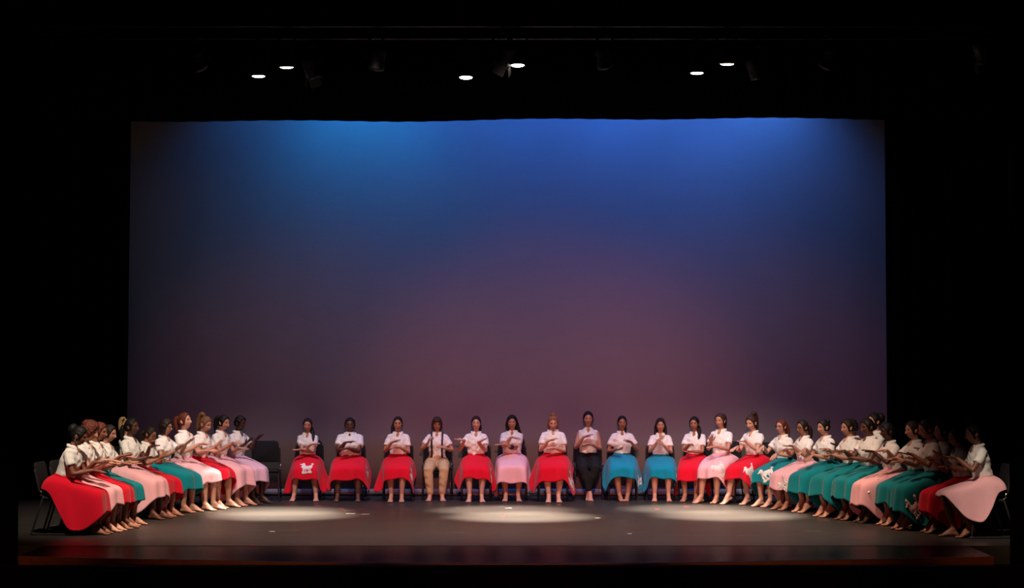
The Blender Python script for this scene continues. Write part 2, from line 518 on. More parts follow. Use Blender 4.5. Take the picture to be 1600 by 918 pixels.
fixture(448, 105, RB, True, 'lit stage lamp, upper of the pair at upper left', power=19792, tilt=(4, 0), target=(-2.95, 26.9, 0))
fixture(728, 121, RA, True, 'lit stage lamp at centre, lower and further left of two', power=16257, tilt=(-6, 0), target=(-.1, 27.8, 0))
fixture(809, 102, RB, True, 'lit stage lamp at centre, upper and further right of two', power=28275, tilt=(-4, 0), target=(.12, 26.7, 0))
fixture(1089, 114, RA, True, 'lit stage lamp, lower of the pair at upper right', power=16257, target=(2.4, 28.0, 0))
fixture(1136, 100, RB, True, 'lit stage lamp, upper of the pair at upper right', power=24740, tilt=(4, 0), target=(2.75, 26.9, 0))
fixture(588, 108, RB, False, 'dark stage lamp with a red indicator, left of centre', led=True, tilt=(25, 10))
fixture(945, 106, RB, False, 'dark stage lamp with a red indicator, right of centre', led=True, tilt=(25, -10))
fixture(785, 101, RB, False, 'dark stage lamp with barn doors beside the upper centre light', doors=True, tilt=(30, 25))
fixture(490, 120, RA, False, 'dark stage lamp below right of the upper left pair', doors=True, tilt=(30, -20))
fixture(313, 108, RB, False, 'dark stage lamp leftmost on the lighting pipe', tilt=(30, -20))
fixture(1290, 105, RB, False, 'dark stage lamp right of the upper right pair', tilt=(30, 20))
fixture(1183, 120, RA, False, 'dark stage lamp on the rear pipe, second from its right end', tilt=(30, -25))
fixture(1538, 97, RB, False, 'dark stage lamp at the far right near the proscenium', tilt=(30, -25), doors=True)
for Y, py, lab in ((RA, 119, 'black lighting pipe carrying the lower row of lamps'), (RB, 102, 'black lighting pipe carrying the upper row of lamps')):
    z = at(800, py, Y).z + .50
    root = obj('lighting_pipe', mesh_from('pipe', *tube([(-7.5, Y, z), (7.5, Y, z)], [.024, .024], 10)), M_CAN)
    tag(root, lab, 'pipe', 'lighting pipes')
    for x in (-6, -3, 0, 3, 6):
        obj('hanger_cable', mesh_from('hang', *tube([(x, Y, z), (x, Y, 12.8)], [.004, .004], 6)), M_CAN, root)

# tape marks on the floor
for i, (px, py, wx, c) in enumerate(((497, 790, .07, 'red'), (534, 794.5, .06, 'red'), (1027, 795, .06, 'red'), (1073, 791, .06, 'red'), (786, 807, .04, 'red'), (548, 802, .12, 'pale'),
                                     (571, 803, .10, 'pale'), (795, 793.5, .09, 'pale'), (934, 809, .07, 'pale'), (984, 833.5, .05, 'pale'), (425, 830, .07, 'pale'), (395, 851, .05, 'red'))):
    q = floor_at(px, py)
    o = obj('tape_mark', box_mesh('tape', (0, 0, .0015), (wx, .035, .003)), mat('tape_' + c, (.62, .02, .04) if c == 'red' else (.5, .45, .38), .6), fl)
    o.location = q; o.rotation_euler = (0, 0, random.uniform(-.3, .3))

# ------------------------------------------------------------------ chairs
def build_chair_meshes():
    P = {}
    P['seat'] = rbox_mesh('seat', (0, -.01, .418), (.385, .38, .045), .02)
    # back pad: a slightly tapered, rounded, leaning panel
    out = []
    for cx, cz, r, a0 in ((.192, -.15, .018, -90), (.178, .15, .06, 0), (-.178, .15, .06, 90), (-.192, -.15, .018, 180)):
        ccx = cx - math.copysign(r, cx); ccz = cz - math.copysign(r, cz)
        out += [(ccx + r * math.cos(R(a0 + q * 15)), ccz + r * math.sin(R(a0 + q * 15))) for q in range(7)]
    n = len(out); V = []
    for y_, k_ in ((-.018, .955), (-.012, 1.0), (.012, 1.0), (.018, .955)):
        V += [(x_ * k_, y_ + .25 * x_ * x_, z_ * k_) for x_, z_ in out]
    Fs_ = [tuple(range(n)), tuple(3 * n + q for q in range(n - 1, -1, -1))]
    for l_ in range(3):
        Fs_ += [(l_ * n + q, (l_ + 1) * n + q, (l_ + 1) * n + (q + 1) % n, l_ * n + (q + 1) % n) for q in range(n)]
    M_ = np.array(Matrix.Rotation(R(-11), 3, 'X'))
    me = mesh_from('backrest', np.array(V) @ M_.T + np.array((0, .235, .675)), Fs_); fix_normals(me)
    P['backrest'] = me
    for s, t in ((-1, 'a'), (1, 'b')):
        P['leg_f' + t] = mesh_from('leg', *tube([(s * .188, -.17, .402), (s * .200, -.215, .018)], [.0115, .0115], 8))
        P['leg_r' + t] = mesh_from('leg', *tube([(s * .200, .155, .43), (s * .208, .285, .018)], [.0115, .0115], 8))
        P['runner' + t] = mesh_from('runner', *tube(catmull([(s * .200, -.23, .0135), (s * .203, 0, .0135), (s * .208, .30, .0135)], 3), [.011] * 7, 8))
        P['post' + t] = mesh_from('post', *tube(catmull([(s * .200, .13, .415), (s * .200, .185, .47), (s * .196, .225, .60), (s * .190, .26, .74)], 3), [.0115] * 10, 8))
        P['hinge' + t] = mesh_from('hinge', *ellipsoid((s * .213, .178, .475), (.012, .022, .03), 10, 7))
    P['rail'] = mesh_from('rail', *tube([(-.188, -.175, .398), (.188, -.175, .398)], [.011, .011], 8))
    return P
CH_P = build_chair_meshes()
CH_M = {'seat': M_PAD, 'backrest': M_PAD, 'hinge': M_CHROME}
for k, m_ in CH_P.items():
    m_.materials.append(CH_M.get(k.rstrip('ab') if k not in ('seat', 'backrest') else k, M_FRAME))
def make_chair(loc, rz, label):
    root = obj('stacking_chair', None)
    root.location = loc; root.rotation_euler = (0, 0, rz)
    tag(root, label, 'chair', 'black chairs in a horseshoe on the stage')
    for k, m_ in CH_P.items():
        nm = 'leg' if k.startswith('leg') else {'runner': 'floor_runner', 'post': 'back_post', 'hinge': 'hinge', 'rail': 'front_rail'}.get(k.rstrip('ab'), k)
        if k in ('seat', 'backrest'): nm = k
        o = obj(nm, m_, None, root)
    return root

# ------------------------------------------------------------------ head
def base_head():
    nu, nv = 64, 50
    V = []; Fs = []
    for i in range(nv + 1):
        th = math.pi * i / nv; th += .30 * math.sin(2 * th)      # finer rows across the face
        for j in range(nu):
            t = 2 * math.pi * j / nu
            a = t - 0.55 * math.sin(t)          # denser around the face (a = 0 is forward)
            V.append((math.sin(th) * math.sin(a), -math.sin(th) * math.cos(a), math.cos(th)))
    for i in range(nv):
        for j in range(nu):
            k = (j + 1) % nu
            Fs.append((i * nu + j, (i + 1) * nu + j, (i + 1) * nu + k, i * nu + k))
    D = np.array(V)
    x, y, z = D[:, 0] * .074, D[:, 1] * .094, D[:, 2] * .113
    t = np.clip(-D[:, 2], 0, 1)
    x = x * (1 - .30 * t ** 1.6)
    y = np.where(y > 0, y * (1 - .35 * t), y * (1 - .10 * t ** 2))
    front = sstep(-D[:, 1], .15, .6)
    g = lambda cx, cz, sx, sz: np.exp(-((x - cx) / sx) ** 2 - ((z - cz) / sz) ** 2) * front
    y = y + .010 * (g(.031, .006, .018, .012) + g(-.031, .006, .018, .012))      # sockets
    y = y - .004 * (g(.028, .028, .022, .009) + g(-.028, .028, .022, .009))      # brows
    y = y - .019 * g(0, -.030, .011, .014) - .012 * g(0, -.010, .009, .022)      # nose
    y = y - .006 * (g(.012, -.034, .008, .008) + g(-.012, -.034, .008, .008))    # nostrils
    y = y - .007 * g(0, -.060, .020, .007) - .006 * g(0, -.070, .018, .006) + .004 * g(0, -.065, .022, .0025)   # lips
    y = y - .008 * g(0, -.098, .022, .014)                                       # chin
    y = y - .004 * (g(.040, -.028, .018, .018) + g(-.040, -.028, .018, .018))    # cheeks
    P = np.stack([x, y, z], 1)
    eye_shade = np.maximum(*[sstep(1 - ((x - c) / .0165) ** 2 - ((z - .007) / .0072) ** 2, 0, .25) for c in (.031, -.031)]) * front
    iris = np.maximum(*[sstep(1 - ((x - c) / .0078) ** 2 - ((z - .007) / .0085) ** 2, 0, .3) for c in (.031, -.031)]) * front
    brow = np.maximum(*[sstep(1 - ((x - c) / .022) ** 2 - ((z - .033 + .10 * (np.abs(x) - .030)) / .0050) ** 2, 0, .4) for c in (.030, -.030)]) * front
    lips = sstep(1 - (x / .025) ** 2 - ((z + .066 - 9 * x ** 2) / .0095) ** 2, 0, .3) * front
    dirs = D
    # ears
    A = Acc(); A.add(P, Fs)
    n0 = A.n
    for s in (-1, 1):
        v, f = ellipsoid((0, 0, 0), (.008, .017, .027), 12, 8)
        v[:, 0] += s * .075; v[:, 1] += .008 + .004; v[:, 2] += -.008
        v[:, 1] += (v[:, 2] + .008) * .25
        A.add(v, f)
    ext = lambda m: np.concatenate([m, np.zeros(A.n - n0)])
    return A.V(), A.f, dict(eye_shade=ext(eye_shade), iris=ext(iris), brow=ext(brow), lips=ext(lips)), P, Fs, dirs
HV, HF, HM, HP, HPF, HD = base_head()

def hair_mesh(style, hc, side=0.0, seed=0):
    """closed hair volume in head coordinates: outside the skull where hair grows, sunk inside it at the face"""
    A = Acc()
    d = HD
    facedir = np.array((0, -.93, -.37))
    dot = d @ facedir
    lim = {'bob': .60, 'fringe': .64, 'curly': .58, 'long': .56}.get(style, .50)
    mask = 1 - sstep(dot, lim - .10, lim + .04)
    # narrower at the temples, nothing below the ears for tied hair
    low = {'bob': -.92, 'fringe': -.92, 'long': -.75, 'curly': -.62}.get(style, -.52)
    mask = mask * sstep(d[:, 2], low - .10, low + .12)
    if style not in ('bob', 'fringe', 'long', 'curly'):
        ear = np.exp(-((d[:, 1] - .1) / .28) ** 2 - ((d[:, 2] + .12) / .26) ** 2) * (np.abs(d[:, 0]) > .5)
        mask = mask * (1 - .9 * ear)
    off = {'bob': .022, 'fringe': .020, 'curly': .032, 'long': .017, 'short': .014}.get(style, .013)
    n = np.stack([d[:, 0] / .074, d[:, 1] / .094, d[:, 2] / .113], 1)
    n /= np.linalg.norm(n, axis=1)[:, None]
    rip = .0025 * np.sin(d[:, 0] * 21 + d[:, 2] * 6 + seed) + .002 * np.sin(d[:, 1] * 25 + seed * 2)
    if style == 'curly':
        rip = .010 * np.sin(d[:, 0] * 17 + seed) * np.sin(d[:, 1] * 15 + 1) * np.sin(d[:, 2] * 16 + 2)
    o = (off + rip) * mask - .014 * (1 - mask)
    V = HP + n * o[:, None]
    if style in ('bob', 'fringe'):
        lowpart = sstep(-d[:, 2], .1, .8) * mask
        V[:, 0] *= 1 + .28 * lowpart; V[:, 1] += .012 * lowpart
    A.add(V, HPF)
    def lock(pts, rad, n=10, ref=(0, 1, 0)):
        c = catmull(pts, 4)
        t = np.linspace(0, 1, len(c)); rr = np.array([(r, r) if np.isscalar(r) else r for r in rad])
        rs = [(np.interp(q, np.linspace(0, 1, len(rr)), rr[:, 0]), np.interp(q, np.linspace(0, 1, len(rr)), rr[:, 1])) for q in t]
        A.add(*tube(c, rs, n, ref))
    s = side
    if style in ('pony', 'lowpony'):
        zz = .055 if style == 'pony' else -.01
        lock([(0, .085, zz), (s * .03, .125, zz + .012), (s * .06, .150, zz - .045), (s * .10, .150 - abs(s) * .06, zz - .13), (s * .12, .135 - abs(s) * .10, zz - .24)],
             [.022, .032, .040, .034, .010])
    if style == 'highpony':
        lock([(0, .055, .095), (0, .085, .135), (s * .04, .135, .11), (s * .06, .150, .02), (s * .07, .14, -.10), (s * .07, .13, -.19)], [.020, .028, .036, .036, .028, .008])
    if style == 'bun': A.add(*ellipsoid((0, .085, .075), (.044, .040, .042), 14, 10))
    if style == 'lowbun': A.add(*ellipsoid((0, .105, -.01), (.050, .042, .046), 14, 10))
    if style == 'topknot':
        A.add(*ellipsoid((0, .015, .128), (.040, .040, .034), 14, 10))
        lock([(.02, .075, .0), (.045, .09, -.08), (.07, .05, -.16), (.06, .03, -.22)], [.045, .04, .025, .008])
        lock([(-.03, .075, .0), (-.06, .085, -.08), (-.085, .06, -.15)], [.04, .035, .008])
    if style == 'bigbun':
        A.add(*ellipsoid((0, .10, .05), (.075, .065, .075), 16, 12))
    if style == 'long':
        lock([(0, .055, .05), (s * .02, .085, -.05), (s * .05, .095, -.16), (s * .10, .10, -.27), (s * .15, .09, -.36)], [(.070, .045), (.088, .04), (.080, .036), (.062, .030), (.02, .01)])
        for q in (-1, 1):
            lock([(q * .055, .02, .06), (q * .082, .015, -.04), (q * .088 + s * .02, .01, -.13), (q * .085 + s * .06, .0, -.21)], [.022, .026, .024, .008])
    if style == 'drape':      # hair pulled over one shoulder to the front
        lock([(0, .07, .0), (s * .06, .06, -.08), (s * .10, .0, -.16), (s * .10, -.06, -.26), (s * .09, -.075, -.38)], [.045, .045, .036, .032, .010])
    if style == 'fringe':
        lock([(-.052, -.078, .052), (0, -.101, .062), (.052, -.078, .052)], [.016, .022, .016], 10)
    if style == 'curly':
        rg = np.random.default_rng(seed)
        for k in range(26):
            a = rg.uniform(0, 2 * math.pi); zz = rg.uniform(-.02, .12)
            if -math.cos(a) < -.55 and zz < .055: zz = .07 + rg.uniform(0, .04)
            rr_ = math.sqrt(max(.02, 1 - (zz / .14) ** 2))
            A.add(*ellipsoid((math.sin(a) * .085 * rr_, -math.cos(a) * .10 * rr_ + .012, zz), (.030, .030, .028), 8, 6))
    return A

# ------------------------------------------------------------------ figure
UA, FA = .262, .235
def ik(Sh, W, pole):
    Sh, W = np.asarray(Sh, float), np.asarray(W, float)
    d = W - Sh; L = np.linalg.norm(d); mx = (UA + FA) * .985
    if L > mx: W = Sh + d / L * mx; L = mx; d = W - Sh
    u = d / L
    a = (UA ** 2 - FA ** 2 + L ** 2) / (2 * L)
    h = math.sqrt(max(1e-5, UA ** 2 - a ** 2))
    p = np.asarray(pole, float); p = vn(p - u * np.dot(p, u))
    return Sh + u * a + p * h, W

UP, DN = (0, 0, 1), (0, 0, -1)
# wrist, direction of the fingers, palm normal, curl of the fingers; R is the sitter's right hand (-x), forward is -y
POSES = {
    'crossed':  dict(R=((.05, -.25, .87), (.95, -.25, .25), DN, .2), L=((-.07, -.30, .80), (-1, -.35, -.12), UP, .15)),
    'stack':    dict(R=((-.06, -.22, .935), (1, -.25, .22), DN, .18), L=((.05, -.26, .80), (-1, -.25, .02), DN, .2)),
    'stackmid': dict(R=((-.08, -.23, .89), (.95, -.3, .45), DN, .2), L=((.05, -.25, .81), (-.95, -.3, .1), DN, .3)),
    'fists':    dict(R=((-.135, -.26, .88), (.25, -.35, .8), (.8, 0, -.3), 1.25), L=((.14, -.27, .80), (-.75, -.4, .35), (-.2, .3, -.8), .5)),
    'offer':    dict(R=((-.20, -.20, .935), (-1, -.25, .06), UP, .08), L=((.05, -.24, .90), (.95, -.25, .32), UP, .15)),
    'fold':     dict(R=((-.01, -.24, .955), (1, -.2, -.12), DN, .15), L=((-.10, -.28, .835), (-1, -.2, -.03), DN, .1)),
    'part':     dict(R=((-.13, -.24, .78), (.65, -.6, .12), UP, .3), L=((.13, -.20, .885), (-.55, -.45, .35), DN, .3)),
    'chest':    dict(R=((-.05, -.23, .93), (.55, -.3, .65), (.5, .3, -.5), .3), L=((.06, -.27, .88), (-.62, -.4, .5), (-.5, .3, -.4), .25)),
    'lowclap':  dict(R=((-.06, -.30, .86), (.3, -.9, .25), DN, .2), L=((.03, -.30, .78), (-.9, -.45, .0), UP, .15)),
    'pat':      dict(R=((-.06, -.31, .90), (.15, -.6, .75), (.5, -.2, -.6), .15), L=((.06, -.34, .82), (-.55, -.8, .02), DN, .12)),
    'forward':  dict(R=((-.09, -.34, .85), (.1, -1, .16), DN, .10), L=((.09, -.31, .93), (-.1, -1, .30), UP, .12)),
    'forward2': dict(R=((-.07, -.31, .82), (.15, -1, .02), UP, .12), L=((.07, -.28, .94), (-.12, -.95, .30), DN, .10)),
    'raised':   dict(R=((-.10, -.29, .90), (.0, -.80, .62), UP, .08), L=((.10, -.30, .97), (0, -.75, .60), UP, .10)),
    'raised2':  dict(R=((-.08, -.34, .92), (.05, -.95, .20), DN, .12), L=((.08, -.36, .80), (-.05, -1, .05), UP, .12)),
    'reach':    dict(R=((-.10, -.34, .92), (.05, -1, .10), DN, .10), L=((.07, -.33, .86), (-.05, -1, -.05), UP, .16)),
    'wrist':    dict(R=((-.10, -.30, .90), (-.1, -.85, -.45), DN, .15), L=((.09, -.32, .80), (.1, -.9, -.40), DN, .15)),
    'wristup':  dict(R=((-.09, -.33, .86), (-.25, -.92, -.25), DN, .18), L=((.08, -.30, .93), (-.2, -.9, .05), UP, .12)),
}

def person(p):
    """p: dict of one sitter; returns the body object with hair and clothes as children"""
    g = p.get('girth', 1.0); sc = p.get('scale', .97)
    lean = R(p.get('lean', 6)); seed = p['seed']
    rg = np.random.default_rng(seed)
    ag = 1 + (g - 1) * .75
    hip = np.array((0, 0, .54))
    cl, sl = math.cos(lean), math.sin(lean); ku = p.get('ku', .95)
    def lean_full(V):
        V = (np.asarray(V, float) - hip) * ku
        return np.stack([V[:, 0], V[:, 1] * cl - V[:, 2] * sl, V[:, 1] * sl + V[:, 2] * cl], 1) + hip
    def lean_soft(V):
        V = np.asarray(V, float)
        w_ = sstep(V[:, 2], .50, .72)[:, None]
        return V * (1 - w_) + lean_full(V) * w_
    # --- torso
    TR = [(.445, .02, .13, .10), (.50, .01, .172, .125), (.58, 0, .162, .12), (.67, 0, .116, .092), (.76, -.005, .134, .102),
          (.86, -.014, .148, .118), (.93, -.008, .142, .104), (.985, .004, .116, .082), (1.025, .012, .078, .062), (1.045, .012, .056, .052)]
    pts = [(0, y, z) for z, y, a, b in TR]; rad = [(a * g, b * g) for z, y, a, b in TR]
    B = Acc()
    V, f = tube(pts, rad, 20); B.add(lean_soft(V), f)
    V, f = tube([(0, .018, 1.0), (0, .010, 1.06), (0, -.006, 1.15)], [.050 * ag, .046 * ag, .044 * ag], 14); B.add(lean_full(V), f)
    V, f = ellipsoid((0, -.058 * g, .992), (.032, .050, .062)); B.add(lean_full(V), f)
    # --- arms, palms, fingers
    pose = POSES[p['pose']]
    FI = Acc()
    arms = {}
    for k, s in (('R', -1), ('L', 1)):
        W, hd, pn, curl = pose[k]
        jit = rg.normal(0, .014, 3) * p.get('jit', 1.0)
        W = np.asarray(W, float) + jit; W[0] *= (.5 + .5 * g); W[1] -= (g - 1) * .18
        Sh = np.array((s * .142 * (.4 + .6 * g), .008, .962))
        E, W = ik(Sh, W, (s * (.75 if p.get('elbows') else .55), .30, -1.0))
        arms[k] = (Sh, E, W)
        mid = (Sh + E) / 2; mf = E * .6 + W * .4
        V, f = tube([Sh + np.array((-s * .05, 0, .005)), Sh, mid, E, mf, W], [.042 * ag, .044 * ag, .041 * ag, .034 * ag, .035 * ag, .0235 * (.5 + .5 * ag)], 12, ref=(0, 0, 1))
        B.add(lean_full(V), f)
        d = vn(hd); n = np.asarray(pn, float); n = vn(n - d * np.dot(n, d)); side = np.cross(d, n) * (1 if k == 'R' else -1)
        PL = .088
        V, f = tube([W, W + d * .022, W + d * .055, W + d * PL], [(.024, .019), (.032, .018), (.041, .0155), (.040, .0125)], 12, ref=n)
        B.add(lean_full(V), f)
        for q, (o_, L, fan) in enumerate(((.0300, .072, .14), (.0105, .081, .04), (-.0095, .075, -.06), (-.0285, .060, -.17))):
            b0 = W + d * (PL - .012 - .004 * (q == 3)) + side * o_
            dd = vn(d + side * fan); P_ = [b0]; ang = curl * .55
            for sg in (.45, .32, .26):
                dd2 = vn(dd * math.cos(ang) + n * math.sin(ang)); P_.append(P_[-1] + dd2 * L * sg + (dd2 * .012 if sg == .45 else 0)); ang += curl * .8
            V, f = tube(P_, [.0098, .0092, .0084, .0068], 8, ref=n); FI.add(lean_full(V), f)
        t0 = W + d * .022 + side * .024
        P_ = [t0, t0 + vn(d * .7 + side * .75 + n * .25) * .036, t0 + vn(d * .7 + side * .75 + n * .25) * .036 + vn(d * .95 + side * .3 + n * .25) * .030,
              t0 + vn(d * .7 + side * .75 + n * .25) * .036 + vn(d * .95 + side * .3 + n * .25) * .055]
        V, f = tube(P_, [.0135, .0118, .0102, .0078], 8, ref=n); FI.add(lean_full(V), f)
    # --- legs
    kn = p.get('knees', .10); legs = {}
    for k, s in (('R', -1), ('L', 1)):
        ax, ay, hz, fyaw = p.get('foot' + k, p.get('feet', (.09, -.40, 0.0, 8)))
        K = np.array((s * kn, -.43, .432)); H = np.array((s * .085, -.01, .53))
        A_ = np.array((s * ax, ay, .075 + hz)); legs[k] = (H, K, A_)
        dk = A_ - K; A_ = K + dk * min(1.0, .435 / np.linalg.norm(dk)) if np.linalg.norm(dk) > .46 else A_
        V, f = tube([H, H * .5 + K * .5, K, K * .65 + A_ * .35 + np.array((0, .015, 0)), K * .25 + A_ * .75, A_],
                    [.085 * ag, .072 * ag, .051 * ag, .053 * ag, .036 * (.5 + .5 * ag), .032], 14)
        B.add(V, f)
        fd = np.array((s * math.sin(R(fyaw)), -math.cos(R(fyaw)), 0))
        ball = np.array((A_[0], A_[1], 0)) + fd * .125 * (1 if hz < .03 else .85) + np.array((0, 0, .022))
        heel = A_ + np.array((0, 0, -.045)) - fd * .032 + np.array((0, hz * .2, 0))
        V, f = tube([heel, heel * .65 + ball * .35 + np.array((0, 0, .012)), ball, ball + fd * .025 + np.array((0, 0, -.006))],
                    [(.027, .027), (.031, .030), (.041, .019), (.038, .013)], 12, ref=(0, 0, 1)); B.add(V, f)
        V, f = tube([A_ + np.array((0, 0, .02)), A_ * .6 + ball * .4 + np.array((0, 0, .010)), ball], [.032, .032, .022], 10); B.add(V, f)
        sd = np.array((-fd[1], fd[0], 0)) * s
        for q in range(5):
            t0 = ball + fd * .012 + sd * (.030 - q * .0155) * -1 + np.array((0, 0, -.008))
            L = (.050, .047, .043, .038, .032)[q]
            V, f = tube([t0, t0 + fd * L * .6, t0 + fd * L + np.array((0, 0, -.003))], [.0115 if q == 0 else .0085, .0105 if q == 0 else .008, .008 if q == 0 else .006], 8, ref=(0, 0, 1))
            FI.add(V, f)
    bv, bf = remesh(B.V(), B.f, .0105, 3)
    # --- head
    hy, hp, hr = R(p.get('hyaw', 0)), R(p.get('hpitch', 0)), R(p.get('hroll', 0))
    hw = p.get('headw', 1.0) * (1 + (g - 1) * .35)
    M = np.array(Matrix.Rotation(hy, 3, 'Z') @ Matrix.Rotation(hp, 3, 'X') @ Matrix.Rotation(hr, 3, 'Y'))
    neck = np.array((0, .0, 1.10))
    def head_xf(V):
        V = np.asarray(V, float) * np.array((hw, 1, 1)) + np.array((0, -.016, .090))
        return lean_full(V @ M.T + neck)
    hv = head_xf(HV)
    A = Acc(); A.add(bv, bf); nb = A.n; A.add(FI.V(), FI.f); nh0 = A.n; A.add(hv, HF)
    me = mesh_from('person', A.V() * sc, A.f)
    skin = np.array(SKIN[p['skin']]) * (1 + rg.normal(0, .05))
    colr = np.tile(np.append(skin, 1.0), (A.n, 1))
    hc_ = np.array(HAIR[p['hair'][1]])
    hcol = np.tile(skin, (len(hv), 1))
    def blend(m_, c): 
        nonlocal hcol
        hcol = hcol * (1 - m_[:, None]) + np.asarray(c) * m_[:, None]
    blend(HM['lips'] * .9, skin * np.array((.80, .30, .32)))
    blend(HM['brow'] * .9, np.minimum(hc_, .05))
    blend(HM['eye_shade'] * .85, skin * .32 + .015); blend(HM['iris'], (.012, .008, .006))  # eye whites painted dark to carry the shade of the sockets
    colr[nh0:, :3] = hcol
    at_ = me.color_attributes.new('Col', 'FLOAT_COLOR', 'POINT')
    at_.data.foreach_set('color', colr.astype(np.float32).ravel())
    body = obj('person', me, msk)
    # --- hair
    st, hcn = p['hair'][0], p['hair'][1]
    HA = hair_mesh(st, hcn, p['hair'][2] if len(p['hair']) > 2 else 0.0, seed)
    hair = obj('hair', mesh_from('hair', head_xf(HA.V()) * sc, HA.f), hair_mat(hcn), body)
    if p.get('band'):
        bc = {'pony': (0, .100, .060), 'highpony': (0, .07, .113)}.get(st, (0, .10, .05))
        v, f = ellipsoid(bc, (.034, .022, .034), 12, 8)
        obj('hair_tie', mesh_from('tie', head_xf(v) * sc, f), mat('tie_black', (.006, .006, .007), .7), hair)
    if p.get('glasses'):
        GA = Acc()
        for q in (-1, 1):
            c = catmull([(q * .032 + .021 * math.cos(t_), -.098 + .010 * abs(math.cos(t_)) * (1 if math.cos(t_) * q > 0 else 0), .005 + .016 * math.sin(t_)) for t_ in np.linspace(0, 2 * math.pi, 13)], 2)
            GA.add(*tube(c, [.0032] * len(c), 6, caps=False))
            GA.add(*tube([(q * .053, -.090, .008), (q * .078, -.04, .010), (q * .080, .01, .008)], [.003] * 3, 6))
        GA.add(*tube([(-.011, -.100, .008), (.011, -.100, .008)], [.003] * 2, 6))
        obj('glasses', mesh_from('glasses', head_xf(GA.V()) * sc, GA.f), M_GLASS, body)
    if p.get('earring'):
        EA = Acc()
        for q in (-1, 1): EA.add(*ellipsoid((q * .083, .006, -.042), (.007, .007, .008), 8, 6))
        obj('earrings', mesh_from('earrings', head_xf(EA.V()) * sc, EA.f), M_EAR, body)
    # --- shirt
    SA = Acc()
    sleeveless = p.get('top') == 'sleeveless'
    tl = p['bottom'] in ('khaki', 'blackpants')
    blouse = [(.60 if tl else .655, 0, .131, .108), (.675, 0, .135, .112), (.72, -.002, .142, .116), (.78, -.008, .146, .120), (.86, -.016, .163, .134), (.93, -.010, .156, .119),
              (.985, .002, .126, .094), (1.022, .012, .090, .076), (1.040, .013, .068, .064)]
    V, f = tube([(0, y, z) for z, y, a, b in blouse], [(a * g, b * g) for z, y, a, b in blouse], 28)
    a_ = np.arctan2(V[:, 0], -V[:, 1])
    V[:, :2] *= (1 + .018 * np.sin(a_ * 7 + seed + V[:, 2] * 9) * sstep(.86 - V[:, 2], 0, .15))[:, None]
    SA.add(lean_soft(V), f)
    if not sleeveless:
        for k, s in (('R', -1), ('L', 1)):
            Sh, E, W = arms[k]
            q1 = Sh * .72 + E * .28; q2 = Sh * .40 + E * .60
            V, f = tube([Sh + np.array((-s * .06, 0, .012)), Sh + np.array((-s * .012, 0, .004)), q1, q2], [.058 * ag, .061 * ag, .060 * ag, .062 * ag], 16, ref=(0, 0, 1), caps=False)
            SA.add(lean_full(V), f)
    else:
        for k, s in (('R', -1), ('L', 1)):
            V, f = ellipsoid((s * .122 * g, .008, .985), (.036, .052, .034)); SA.add(lean_full(V), f)
    sv, sf = remesh(SA.V(), SA.f, .0125, 3)
    wr = .0035 * np.sin(sv[:, 0] * 38 + sv[:, 2] * 31 + seed) * np.sin(sv[:, 2] * 47 + sv[:, 1] * 20 + seed * 1.7) + .0025 * np.sin(sv[:, 0] * 71 - sv[:, 2] * 60 + sv[:, 1] * 44)
    sv[:, 1] += wr * 1.3; sv[:, 0] += wr * .8
    shirt = obj('blouse', mesh_from('blouse', sv * sc, sf), M_TOP if sleeveless else M_SHIRT, body)
    if not sleeveless:
        # collar: a folded band round the neck with two points at the front
        n = 30; CV = []; CF = []
        for i in range(n + 1):
            a = R(24 + (312 * i / n)); w_ = max(0, math.cos(a)) ** 2.2
            ca, sa = math.cos(a), math.sin(a)
            fr = max(0, ca)
            x_in, y_in, z_in = sa * (.053 + .004 * fr), .012 - ca * (.050 + .030 * fr ** 2), 1.060 - .050 * fr ** 1.5
            x_out = sa * .084 + (math.copysign(.046, sa) * w_ ** 2)
            y_out = .012 - ca * (.074 + .034 * w_ * g)
            z_out = 1.030 - .058 * w_
            nx, ny = sa, -ca
            for k in (0, .007):
                CV += [(x_in * ag + nx * k, y_in + ny * k, z_in + k * .6), ((x_in * .4 + x_out * .6) * ag + nx * (k + .008), (y_in * .4 + y_out * .6) + ny * (k + .008), (z_in * .4 + z_out * .6) + .012 + k * .6),
                       (x_out * ag + nx * k, y_out + ny * k, z_out + k * .6)]
        for i in range(n):
            a = i * 6; b = a + 6
            for (p0, p1) in ((0, 1), (1, 2)): CF.append((a + p0, a + p1, b + p1, b + p0)); CF.append((a + 3 + p1, a + 3 + p0, b + 3 + p0, b + 3 + p1))
            CF.append((a + 2, a + 5, b + 5, b + 2)); CF.append((a + 3, a, b, b + 3))
        CF += [(0, 3, 4, 1), (1, 4, 5, 2), (n * 6 + 1, n * 6 + 4, n * 6 + 3, n * 6), (n * 6 + 2, n * 6 + 5, n * 6 + 4, n * 6 + 1)]
        me = mesh_from('collar', lean_full(CV) * sc, CF); fix_normals(me)
        obj('collar', me, M_SHIRT, shirt)
        # button placket
        zz = np.linspace(.745, .935, 8)
        yb = np.interp(zz, [q[0] for q in blouse], [q[1] - q[3] * g for q in blouse])
        V, f = tube([(0, y - .001, z) for y, z in zip(yb, zz)], [(.014, .006)] * 8, 8)
        obj('placket', mesh_from('placket', lean_full(V) * sc, f), M_SHIRT, shirt)
    if p.get('suspenders'):
        for s in (-1, 1):
            zz = np.linspace(.62, 1.01, 9)
            yb = np.interp(zz, [q[0] for q in blouse], [q[1] - q[3] * g * .90 for q in blouse])
            P_ = [(s * (.085 + .02 * (z - .62)), y - .010, z) for y, z in zip(yb, zz)] + [(s * .094, -.05, 1.052), (s * .088, .02, 1.062), (s * .07, .085, 1.0), (s * .05, .118, .86)]
            V, f = tube(P_, [(.016, .004)] * len(P_), 8)
            obj('suspender', mesh_from('suspender', lean_soft(V) * sc, f), M_STRAP, body)
